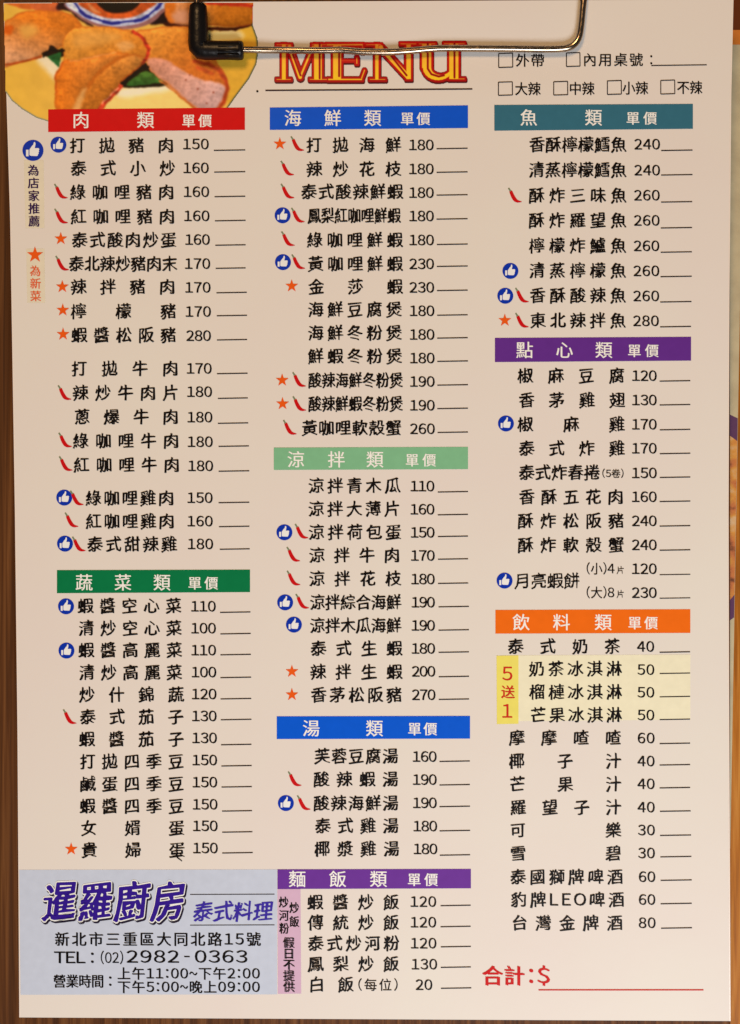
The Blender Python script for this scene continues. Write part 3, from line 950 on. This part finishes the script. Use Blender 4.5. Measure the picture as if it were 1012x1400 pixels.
# left column: pork
for r in [
    ('打拋豬肉', 95.5, 237.5, 198.7, '150', 251, 285, 197, 292.5, 335.5, 205.3, [(T_, 80, 197.8)]),
    ('泰式小炒', 97, 239.5, 230, '160', 251.5, 285, 229.6, 293, 335.5, 235, []),
    ('綠咖哩豬肉', 96, 238, 262.7, '160', 252, 285.5, 262.2, 293.5, 335.5, 268.6, [(C_, 84, 262.6)]),
    ('紅咖哩豬肉', 97, 239, 296, '160', 252.5, 286, 295.2, 294, 336, 301.6, [(C_, 84.3, 296.6)]),
    ('泰式酸肉炒蛋', 98.5, 241, 328, '160', 254, 286.5, 327.6, 294.5, 336, 335, [(S_, 83.3, 326.4)]),
    ('泰北辣炒豬肉末', 94.6, 242, 360.5, '170', 253.5, 287, 360.5, 295, 336, 366.6, [(C_, 85.7, 361)]),
    ('辣拌豬肉', 97, 239.4, 392, '170', 254, 287.5, 393, 296, 337.6, 400, [(S_, 85.4, 392)]),
    ('檸檬豬', 97, 241, 425.5, '170', 254.5, 288, 426, 296.5, 338, 431.4, [(S_, 86, 424)]),
    ('蝦醬松阪豬', 98, 241, 458, '280', 255.4, 288, 459, 296.7, 338, 464.5, [(S_, 86.4, 457)]),
    # beef
    ('打拋牛肉', 98, 243.7, 503.8, '170', 256, 289, 503.8, 296.7, 338.7, 510.6, []),
    ('辣炒牛肉片', 99.6, 244, 537, '180', 256.5, 289.5, 535.6, 298, 339, 544.4, [(C_, 89, 538)]),
    ('蔥爆牛肉', 102, 244, 569.8, '180', 257, 290, 570.4, 298, 339.5, 578.5, []),
    ('綠咖哩牛肉', 100, 244.7, 602.7, '180', 257.3, 290.5, 604, 299, 340.5, 610, [(C_, 89.8, 602.7)]),
    ('紅咖哩牛肉', 101, 245.5, 635.5, '180', 258, 291, 637, 299, 341, 644, [(C_, 90.5, 635)]),
    # chicken
    ('綠咖哩雞肉', 117.4, 238, 681, '150', 257, 290.3, 680.6, 299, 341, 687, [(T_, 88, 680.3), (C_, 105.7, 682)]),
    ('紅咖哩雞肉', 117.6, 238.5, 712.6, '160', 257, 290.5, 712.6, 299.5, 341.2, 719.8, [(C_, 98.5, 712)]),
    ('泰式甜辣雞', 119.5, 242, 744, '180', 257.5, 291, 743.8, 300.6, 341.6, 750.7, [(T_, 89, 743.3), (C_, 108.5, 745)]),
    # vegetables
    ('蝦醬空心菜', 106.7, 248, 828.3, '110', 262, 294.6, 829, 301, 342.6, 837, [(T_, 90.4, 829)]),
    ('清炒空心菜', 107.8, 248.5, 858.8, '100', 262.2, 294.8, 859, 301.5, 343, 866.4, []),
    ('蝦醬高麗菜', 107.6, 249, 888.8, '110', 262.4, 295, 889, 301.5, 343.2, 895, [(T_, 91, 889.5)]),
    ('清炒高麗菜', 108.5, 249, 919.4, '100', 262.8, 295.3, 919, 301.5, 343.5, 926.2, []),
    ('炒什錦蔬', 108.5, 251.3, 949.6, '120', 263, 295.6, 949, 301.7, 343.7, 955.3, []),
    ('泰式茄子', 109.6, 251, 980, '130', 263.3, 295.8, 979, 302, 344, 983.8, [(C_, 96, 981)]),
    ('蝦醬茄子', 108.5, 251.3, 1010.5, '130', 263.6, 296.2, 1009, 302.4, 344, 1018, []),
    ('打拋四季豆', 109.5, 251.3, 1041, '150', 263.8, 296.4, 1039.3, 302.8, 344.3, 1047, []),
    ('鹹蛋四季豆', 109.5, 251.4, 1071.7, '150', 264, 296.6, 1069.5, 303, 344.6, 1075.8, []),
    ('蝦醬四季豆', 109.5, 251.6, 1102, '150', 264.3, 297, 1099.8, 303.8, 344.8, 1108.7, []),
    ('女婿蛋', 111, 252, 1132, '150', 264.5, 297.2, 1129.3, 304, 345.3, 1137.5, []),
    ('貴婦蛋', 111.7, 252.6, 1162, '150', 264.7, 297.4, 1159.6, 304, 345.8, 1166, [(S_, 97.5, 1161)]),
    # middle column: seafood
    ('打拋海鮮', 419, 548.5, 198, '180', 560, 592.6, 198.2, 597, 639.5, 203, [(S_, 382.8, 196.7), (C_, 407.3, 197.5)]),
    ('辣炒花枝', 419.3, 548.5, 231, '180', 560, 592.6, 231, 597, 639.5, 235.3, [(C_, 393.5, 231)]),
    ('泰式酸辣鮮蝦', 412, 551, 262, '180', 560.2, 592.7, 263.4, 597, 639.5, 266.5, [(C_, 393.8, 262.5)]),
    ('鳳梨紅咖哩鮮蝦', 421.4, 547.6, 294.7, '180', 560.3, 592.8, 295.4, 597, 639.5, 299.3, [(T_, 386.5, 294.4), (C_, 408, 295.3)]),
    ('綠咖哩鮮蝦', 420, 550.6, 328, '180', 560.4, 592.9, 328.2, 597.4, 639.6, 334, [(C_, 394.4, 327.5)]),
    ('黃咖哩鮮蝦', 421, 550.6, 360.6, '230', 560.4, 593, 360.8, 597.4, 639.6, 364, [(T_, 387, 358.4), (C_, 408.5, 359)]),
    ('金莎蝦', 422, 550.6, 391.8, '230', 560.5, 593.2, 393, 597.5, 639.6, 397, [(S_, 399, 391)]),
    ('海鮮豆腐煲', 421.4, 549.4, 423, '180', 561, 593.5, 425, 597.8, 639.6, 430.7, []),
    ('海鮮冬粉煲', 421.4, 549.4, 455, '180', 561, 593.6, 457.4, 597.8, 639.7, 462, []),
    ('鮮蝦冬粉煲', 421.4, 549.7, 486.9, '180', 561.3, 593.8, 489.6, 598, 640, 493.8, []),
    ('酸辣海鮮冬粉煲', 422, 550.6, 519.8, '190', 561.4, 593.9, 521.7, 598, 640, 526.3, [(S_, 386, 519.8), (C_, 409.7, 520)]),
    ('酸辣鮮蝦冬粉煲', 422, 550.6, 552, '190', 561.4, 594, 554.2, 598, 640, 558.4, [(S_, 386.5, 552), (C_, 410, 553)]),
    ('黃咖哩軟殼蟹', 412.8, 548.7, 585, '260', 561.4, 594.1, 586.3, 598.4, 640, 591, [(C_, 397, 585.4)]),
    # salads
    ('涼拌青木瓜', 422, 547.6, 663.8, '110', 562, 593.5, 664.7, 598.7, 640, 672.4, []),
    ('涼拌大薄片', 422, 547, 695.6, '160', 562, 593.6, 696.4, 598.7, 640, 703.6, []),
    ('涼拌荷包蛋', 422.3, 548.5, 727.5, '150', 562.4, 593.8, 728, 598.8, 640, 733.3, [(T_, 389, 727.8), (C_, 413, 727.5)]),
    ('涼拌牛肉', 423, 546.7, 759, '170', 562.7, 594, 759.6, 599, 640.2, 764.3, [(C_, 401.8, 759)]),
    ('涼拌花枝', 423, 548.5, 791, '180', 563, 594, 791.8, 599, 640.4, 797.4, [(C_, 402, 791.5)]),
    ('涼拌綜合海鮮', 424.4, 548.5, 823.3, '190', 563.5, 594.2, 823.5, 599.7, 641.3, 829.4, [(T_, 390, 823.6), (C_, 414, 823.3)]),
    ('涼拌木瓜海鮮', 424.4, 548.5, 855, '190', 563.5, 594.3, 855.2, 599.7, 641.3, 861.3, [(T_, 402, 854)]),
    ('泰式生蝦', 425, 550, 886.4, '180', 563.6, 594.5, 886.7, 599.8, 641.3, 891.6, []),
    ('辣拌生蝦', 424.5, 550, 918.5, '200', 563.8, 594.8, 918, 600, 641.4, 925, [(S_, 399.3, 918)]),
    ('香茅松阪豬', 425.4, 549.7, 950, '270', 564, 595, 950, 600, 641.5, 956, [(S_, 399.3, 949.8)]),
    # soups
    ('芙蓉豆腐湯', 430, 544.5, 1033.7, '160', 565, 596.6, 1034.5, 601, 642.6, 1040.8, []),
    ('酸辣蝦湯', 429, 544.5, 1065.3, '190', 565.2, 596.7, 1066, 601, 642.6, 1073, [(C_, 403.6, 1066)]),
    ('酸辣海鮮湯', 429, 544.8, 1098, '190', 565.4, 596.8, 1097.8, 601, 642.8, 1102.6, [(T_, 391, 1098), (C_, 416, 1098.7)]),
    ('泰式雞湯', 431, 545, 1129, '180', 566, 597.3, 1129.6, 601.2, 643, 1135.7, []),
    ('椰漿雞湯', 430, 546, 1160.5, '180', 566.3, 597.6, 1160.8, 601.4, 643, 1169, []),
    # rice and noodles
    ('蝦醬炒飯', 420.6, 545.5, 1233.5, '120', 562, 596, 1232.8, 602.5, 643.7, 1238, []),
    ('傳統炒飯', 421, 545.5, 1261.3, '120', 562.2, 596, 1261, 602.5, 643.7, 1266.8, []),
    ('泰式炒河粉', 421.3, 546, 1289.7, '120', 562.4, 596.3, 1289.7, 602.8, 644, 1294.3, []),
    ('鳳梨炒飯', 421.3, 545.5, 1317.8, '130', 563.5, 597.3, 1318.4, 602.8, 644, 1322.4, []),
    ('白飯', 422.5, 483.5, 1346, '20', 569, 590.7, 1346.4, 603, 644.6, 1351, []),
    # right column: fish
    ('香酥檸檬鱈魚', 724, 856.4, 197.5, '240', 868, 902, 197.2, 904, 947, 205.5, []),
    ('清蒸檸檬鱈魚', 723.4, 856.4, 232.2, '240', 868, 902, 232.7, 904, 947, 239, []),
    ('酥炸三味魚', 723.4, 856.4, 267, '260', 867.6, 901.6, 267, 904, 946.6, 276, [(C_, 704.7, 268)]),
    ('酥炸羅望魚', 723.3, 856.2, 301, '260', 867.4, 901.4, 301.4, 903.6, 946.4, 311.4, []),
    ('檸檬炸鱸魚', 723.5, 856, 335.7, '260', 867.2, 901, 336.2, 903.5, 946.2, 344.6, []),
    ('清蒸檸檬魚', 724, 855.8, 369.8, '260', 866.8, 901, 370.4, 903.2, 946, 378, [(T_, 698, 370.4)]),
    ('香酥酸辣魚', 724.8, 855.6, 403.8, '260', 866.6, 900.8, 404.7, 902.8, 945.6, 412.6, [(T_, 691, 404.4), (C_, 714.4, 404.7)]),
    ('東北辣拌魚', 725, 855.4, 438, '280', 866.4, 900.4, 438.7, 902.6, 945, 446.6, [(S_, 690.4, 438), (C_, 714.4, 439)]),
    # snacks
    ('椒麻豆腐', 708, 854, 513.5, '120', 865, 897.5, 513.7, 902, 944, 520.8, []),
    ('香茅雞翅', 709.7, 854.6, 547, '130', 865, 897.5, 547, 902, 944, 553.4, []),
    ('椒麻雞', 708, 854.2, 580, '170', 864.8, 897.5, 580.2, 902.2, 944, 587.4, [(T_, 691.9, 579)]),
    ('泰式炸雞', 709.7, 854.2, 612.9, '170', 864.8, 897.5, 613, 902.2, 944, 620, []),
    ('泰式炸春捲', 709.7, 820, 645.9, '150', 864.8, 897.6, 646.7, 902.2, 944, 652.5, []),
    ('香酥五花肉', 710, 852.4, 679.3, '160', 864.7, 897.5, 679.3, 902, 944, 685.4, []),
    ('酥炸松阪豬', 708.3, 853.2, 712, '240', 864.7, 897.5, 712.2, 902, 944, 719, []),
    ('酥炸軟殼蟹', 708.3, 853.2, 745, '240', 864.7, 897.5, 745, 902, 944, 752, []),
    # drinks
    ('泰式奶茶', 694.7, 847.8, 883.7, '40', 872, 894, 884, 902, 943.7, 891.5, []),
    ('奶茶冰淇淋', 723.3, 850.3, 914.3, '50', 872.2, 894.2, 915.6, 902, 943.7, 920.5, []),
    ('榴槤冰淇淋', 724, 850.3, 946, '50', 872.2, 894.2, 946.6, 902, 943.7, 952.4, []),
    ('芒果冰淇淋', 725.4, 850.3, 977.4, '50', 872.4, 894.2, 977.7, 902, 943.7, 983.5, []),
    ('摩摩喳喳', 696.5, 849, 1008.7, '60', 872.5, 894.6, 1009.2, 902, 943.7, 1016.4, []),
    ('椰子汁', 696, 849.6, 1040.4, '40', 872.5, 894.6, 1040.7, 902, 943.7, 1045.7, []),
    ('芒果汁', 697, 849.6, 1072, '40', 872.6, 894.7, 1071.8, 902, 943.8, 1077, []),
    ('羅望子汁', 698, 849.6, 1103.7, '40', 872.7, 894.8, 1103.7, 902.4, 944.5, 1109, []),
    ('可樂', 697.6, 849.4, 1135, '30', 873, 895, 1135, 902.6, 945, 1142, []),
    ('雪碧', 698, 849.4, 1166.6, '30', 873.2, 895, 1166.4, 903, 945.5, 1171.3, []),
    ('泰國獅牌啤酒', 698, 851.7, 1198.8, '60', 874, 895.6, 1198.8, 903.4, 946, 1203.4, []),
    ('豹牌LEO啤酒', 699, 853.5, 1230, '60', 874, 895.6, 1230, 903.4, 946, 1235.4, []),
    ('台灣金牌酒', 700, 851.3, 1261.8, '80', 874, 896, 1261.8, 904, 946.4, 1268.8, []),
]:
    ex = {'白飯': ('(每位)', 489, 545, 18, 0.5), '泰式炸春捲': ('(5卷)', 823, 853.5, 13.2, 1.5)}.get(r[0])
    dish(*r, extra=ex)

# prawn cake: one name, two sizes
mb = MB()
line(mb, '月亮蝦餅', 703.7, 792.4, 794, 23, 2, True, .3)
o = mb.build('dish_name', C_TXT, menu)
thumb(690, 793.8, o)
for (t, y, p, yb) in (('(小)4片', 777.5, '120', 785.5), ('(大)8片', 810.2, '230', 817.7)):
    mb = MB()
    line(mb, t[:4], 801.3, 840.5, y, 17.5, 2, False, .2)
    line(mb, t[4:], 843, 854, y + 2, 11, 2, True, .1)
    mb.build('portion_size', C_TXT, o)
    mb = MB(); digits(mb, p, 864.7, 897.5, y + .2); mb.build('price', C_TXT, o)
    mb = MB(); mb.strip(902, yb + .3, 944, yb - .3, 1.25, 1.8); mb.build('order_line', C_LINE, o)

# pen tick beside the last egg dish
mb = MB()
mb.strip(242, 1172, 246, 1175, 1.8, 3, 2)
mb.strip(246, 1175, 249, 1177.4, 1.4, 3.4, 2)
mb.build('pen_mark', C_TXT, menu)
mb = MB()
mb.poly([(352 + 1.6 * math.cos(k), 124.8 + 1.6 * math.sin(k)) for k in np.linspace(0, 5.6, 9)], 2)
mb.build('ink_speck', C_TXT, menu)

# ------------------------------------------------------------------ highlighted drink offer
mb = MB()
mb.quad([(709, 896), (944, 895), (944, 984), (709, 986)], 0.9)
mb.build('offer_tint', ink_mat((231, 213, 174), 'tint'), menu)
mb = MB()
mb.quad([(679, 896.5), (709, 896), (709, 989.5), (679.5, 990)], 1.4)
o = mb.build('offer_tag', ink_mat((230, 206, 92), 'tag_yellow'), menu)
mb = MB()
put(mb, '5', 693.8, 921, 25, 2.4, 1, False, .3, centre=True)
put(mb, '送', 694.7, 946, 19, 2.4, 1, False, .5)
put(mb, '1', 693.8, 972, 25, 2.4, 1, False, .3, centre=True)
mb.build('offer_lettering', ink_mat((196, 38, 24), 'offer_red'), o)

# ------------------------------------------------------------------ legend at the left edge
for (y0, y1, x) in ((222, 311, 46.5), (361, 413, 48.5)):
    pass
mb = MB()
mb.quad([(33, 219), (60, 219), (61, 312), (35, 312)], 0.8, 4, 8)
o = mb.build('legend_panel', ink_mat((221, 200, 168), 'legend_tint'), menu)
thumb(45.2, 205.6, o, 14.4)
mb = MB()
for k, ch in enumerate('為店家推薦'):
    put(mb, ch, 45.7 + k * .3, 232.8 + k * 17.4, 16, 2, 1, False, .42)
mb.build('legend_lettering', ink_mat((48, 18, 66), 'legend_purple'), o)
mb = MB()
mb.quad([(36, 340), (61, 340), (62, 414), (37.5, 414)], 0.8, 4, 8)
o = mb.build('legend_panel', ink_mat((221, 200, 168), 'legend_tint'), menu)
star(48, 348.5, o, 11.5)
mb = MB()
for k, ch in enumerate('為新菜'):
    put(mb, ch, 48.4 + k * .3, 370.3 + k * 17.2, 15.5, 2, 1, False, .25)
mb.build('legend_lettering', ink_mat((222, 92, 48), 'legend_orange'), o)

# ------------------------------------------------------------------ choice boxes, top right
def check(x0, y0, x1, y1, text, tx0, tx1, ty, s=19.3):
    mb = MB()
    w = 1.3
    for a in ((x0, y0, x1, y0 - .6), (x1, y0 - .6, x1 + .2, y1 - .6), (x1 + .2, y1 - .6, x0, y1), (x0, y1, x0, y0)):
        mb.strip(*a, w, 2 + 0.1 * len(mb.v), 3)
    o = mb.build('tick_box', C_LINE, menu)
    mb = MB()
    line(mb, text, tx0, tx1, ty, s, 2, False, .28)
    mb.build('tick_box_lettering', C_TXT, o)
    return o
check(682, 73.3, 701, 92.3, '外帶', 705.5, 744.3, 82.4)
o = check(774.6, 72.5, 793, 91, '內用桌號', 797.5, 879, 81.6)
mb = MB()
for y in (77, 86.5):
    mb.poly([(890.6 + 1.5 * math.cos(a), y + 1.5 * math.sin(a)) for a in np.linspace(0, 5.5, 9)], 2)
mb.build('colon', C_TXT, o)
mb = MB(); mb.strip(890.5, 89.6, 966.5, 88.6, 1.4, 1.8); mb.build('table_number_line', C_LINE, o)
check(681.6, 112.4, 700.6, 130.4, '大辣', 704.6, 739, 121.4)
check(757.2, 111.8, 776.2, 130, '中辣', 778.6, 812.6, 121)
check(830.6, 110.6, 849.6, 129.2, '小辣', 851.6, 886, 120.4)
check(903.6, 110, 922.6, 128.6, '不辣', 926, 960, 119.6)

# ------------------------------------------------------------------ shop panel, bottom left
mb = MB()
mb.quad([(26.2, 1189.2), (379, 1188.6), (379, 1359.5), (28.2, 1360)], 0.9, 12, 8)
panel = mb.build('shop_panel', ink_mat((192, 189, 193), 'panel_grey'), menu, 'pale grey blue panel with the name and address of the restaurant')
LOGO = [('暹', 82), ('羅', 131), ('廚', 181), ('房', 231)]
def logo_layer(name, col, ring, shift, base, s=47):
    mb = MB()
    for ch, x in LOGO:
        for k, (ox, oy) in enumerate(ring):
            v, f = glyph(ch)
            v = v - np.array([0.5, 0.38])
            v[:, 1] += 0.10 * v[:, 0]
            v = wob(v, 3, 0.022)
            v[:, 0] += 0.13 * v[:, 1]
            pts = np.stack([x + v[:, 0] * s * 0.98 + ox + shift[0], 1231.5 - v[:, 1] * s * 1.20 + oy + shift[1]], 1)
            mb.add(pts, f, base + 0.06 * k)
    mb.build(name, col, panel)
ringA = [(1.45 * math.cos(a), 0.8 * math.sin(a)) for a in np.arange(6) * math.pi / 3]
ringB = [(3.4 * math.cos(a), 3.2 * math.sin(a)) for a in np.arange(12) * math.pi / 6]
logo_layer('name_shadow', ink_mat((36, 24, 40), 'logo_shadow'), ringB, (1.5, 2.0), 1.6)
logo_layer('name_outline', ink_mat((236, 228, 216), 'logo_white'), [(a * .78, b_ * .78) for a, b_ in ringB], (0, 0), 2.6)
logo_layer('name_lettering', ink_mat((50, 22, 122), 'logo_indigo'), ringA, (0, 0), 3.6)
mb = MB()
for ch, x in zip('泰式料理', (278, 305.5, 332.5, 360)):
    put(mb, ch, x, 1246, 29, 2, 0.96, True, .7, 0.12, shy=.05)
mb.build('cuisine_lettering', ink_mat((58, 40, 140), 'logo_violet'), panel)
mb = MB()
mb.strip(260, 1222.9, 375.5, 1222.5, 1.2, 1.8)
mb.strip(260, 1264.9, 375.5, 1264.5, 1.2, 1.8)
mb.build('panel_rule', C_LINE, panel)
mb = MB()
line(mb, '新北市三重區大同北路15號', 75.5, 356.5, 1284, 20.5, 2, False, .52)
mb.build('address_lettering', C_TXT, panel)
mb = MB()
for ch, x, w in (('T', 82, 1.15), ('E', 97, 1.15), ('L', 111, 1.15)):
    put(mb, ch, x, 1309, 21.5, 2, w, False, .5, centre=True)
put(mb, ':', 126.5, 1309.5, 22, 2, 1, False, .4, centre=True)
line(mb, '(02)', 137, 169.5, 1309.5, 19.5, 2, False, .25)
for i, ch in enumerate('2982-0363'):
    put(mb, ch, 181 + i * 18.7, 1307.8, 22.5, 2, 0.42 if ch == '-' else 1.25, False, .5, centre=True)
mb.build('phone_lettering', C_TXT, panel)
mb = MB()
line(mb, '營業時間', 73.5, 141.8, 1341.5, 19.3, 2, False, .48)
put(mb, ':', 151, 1341.5, 20, 2, 1, False, .4, centre=True)
line(mb, '上午11:00~下午2:00', 161, 355.7, 1331, 18.6, 2, False, .48)
line(mb, '下午5:00~晚上09:00', 161, 355.7, 1349.4, 18.6, 2, False, .48)
mb.build('hours_lettering', C_TXT, panel)

# ------------------------------------------------------------------ mauve notice strip
mb = MB()
mb.quad([(379.6, 1215.6), (411, 1215.6), (412, 1358.4), (380, 1358.8)], 1.2, 4, 8)
o = mb.build('notice_strip', ink_mat((206, 162, 174), 'mauve'), menu)
mb = MB()
for ch, x, y in (('炒', 388, 1233.4), ('河', 388.4, 1251.6), ('粉', 388.6, 1269.2), ('炒', 402.4, 1241), ('飯', 402.6, 1260)):
    put(mb, ch, x, y, 16.2, 2.2, .85, False, .45)
for k, ch in enumerate('假日不提供'):
    put(mb, ch, 395 + k * .1, 1288.6 + k * 15.1, 16, 2.2, 1, False, .75)
mb.build('notice_lettering', C_TXT, o)

# ------------------------------------------------------------------ total
mb = MB()
line(mb, '合計', 660, 717, 1334, 29, 2, False, 1.0)
put(mb, ':', 726.5, 1334.5, 30, 2, 1, False, .6, centre=True)
put(mb, '$', 743.5, 1334, 28, 2, 1.05, False, .85, centre=True)
C_TOT = ink_mat((196, 14, 14), 'total_red')
o = mb.build('total_lettering', C_TOT, menu)
mb = MB(); mb.strip(736.5, 1353.4, 962, 1353.4, 1.7, 1.8, 16); mb.build('total_line', C_TOT, o)

bpy.data.objects.remove(_fo)
bpy.data.curves.remove(_fc)
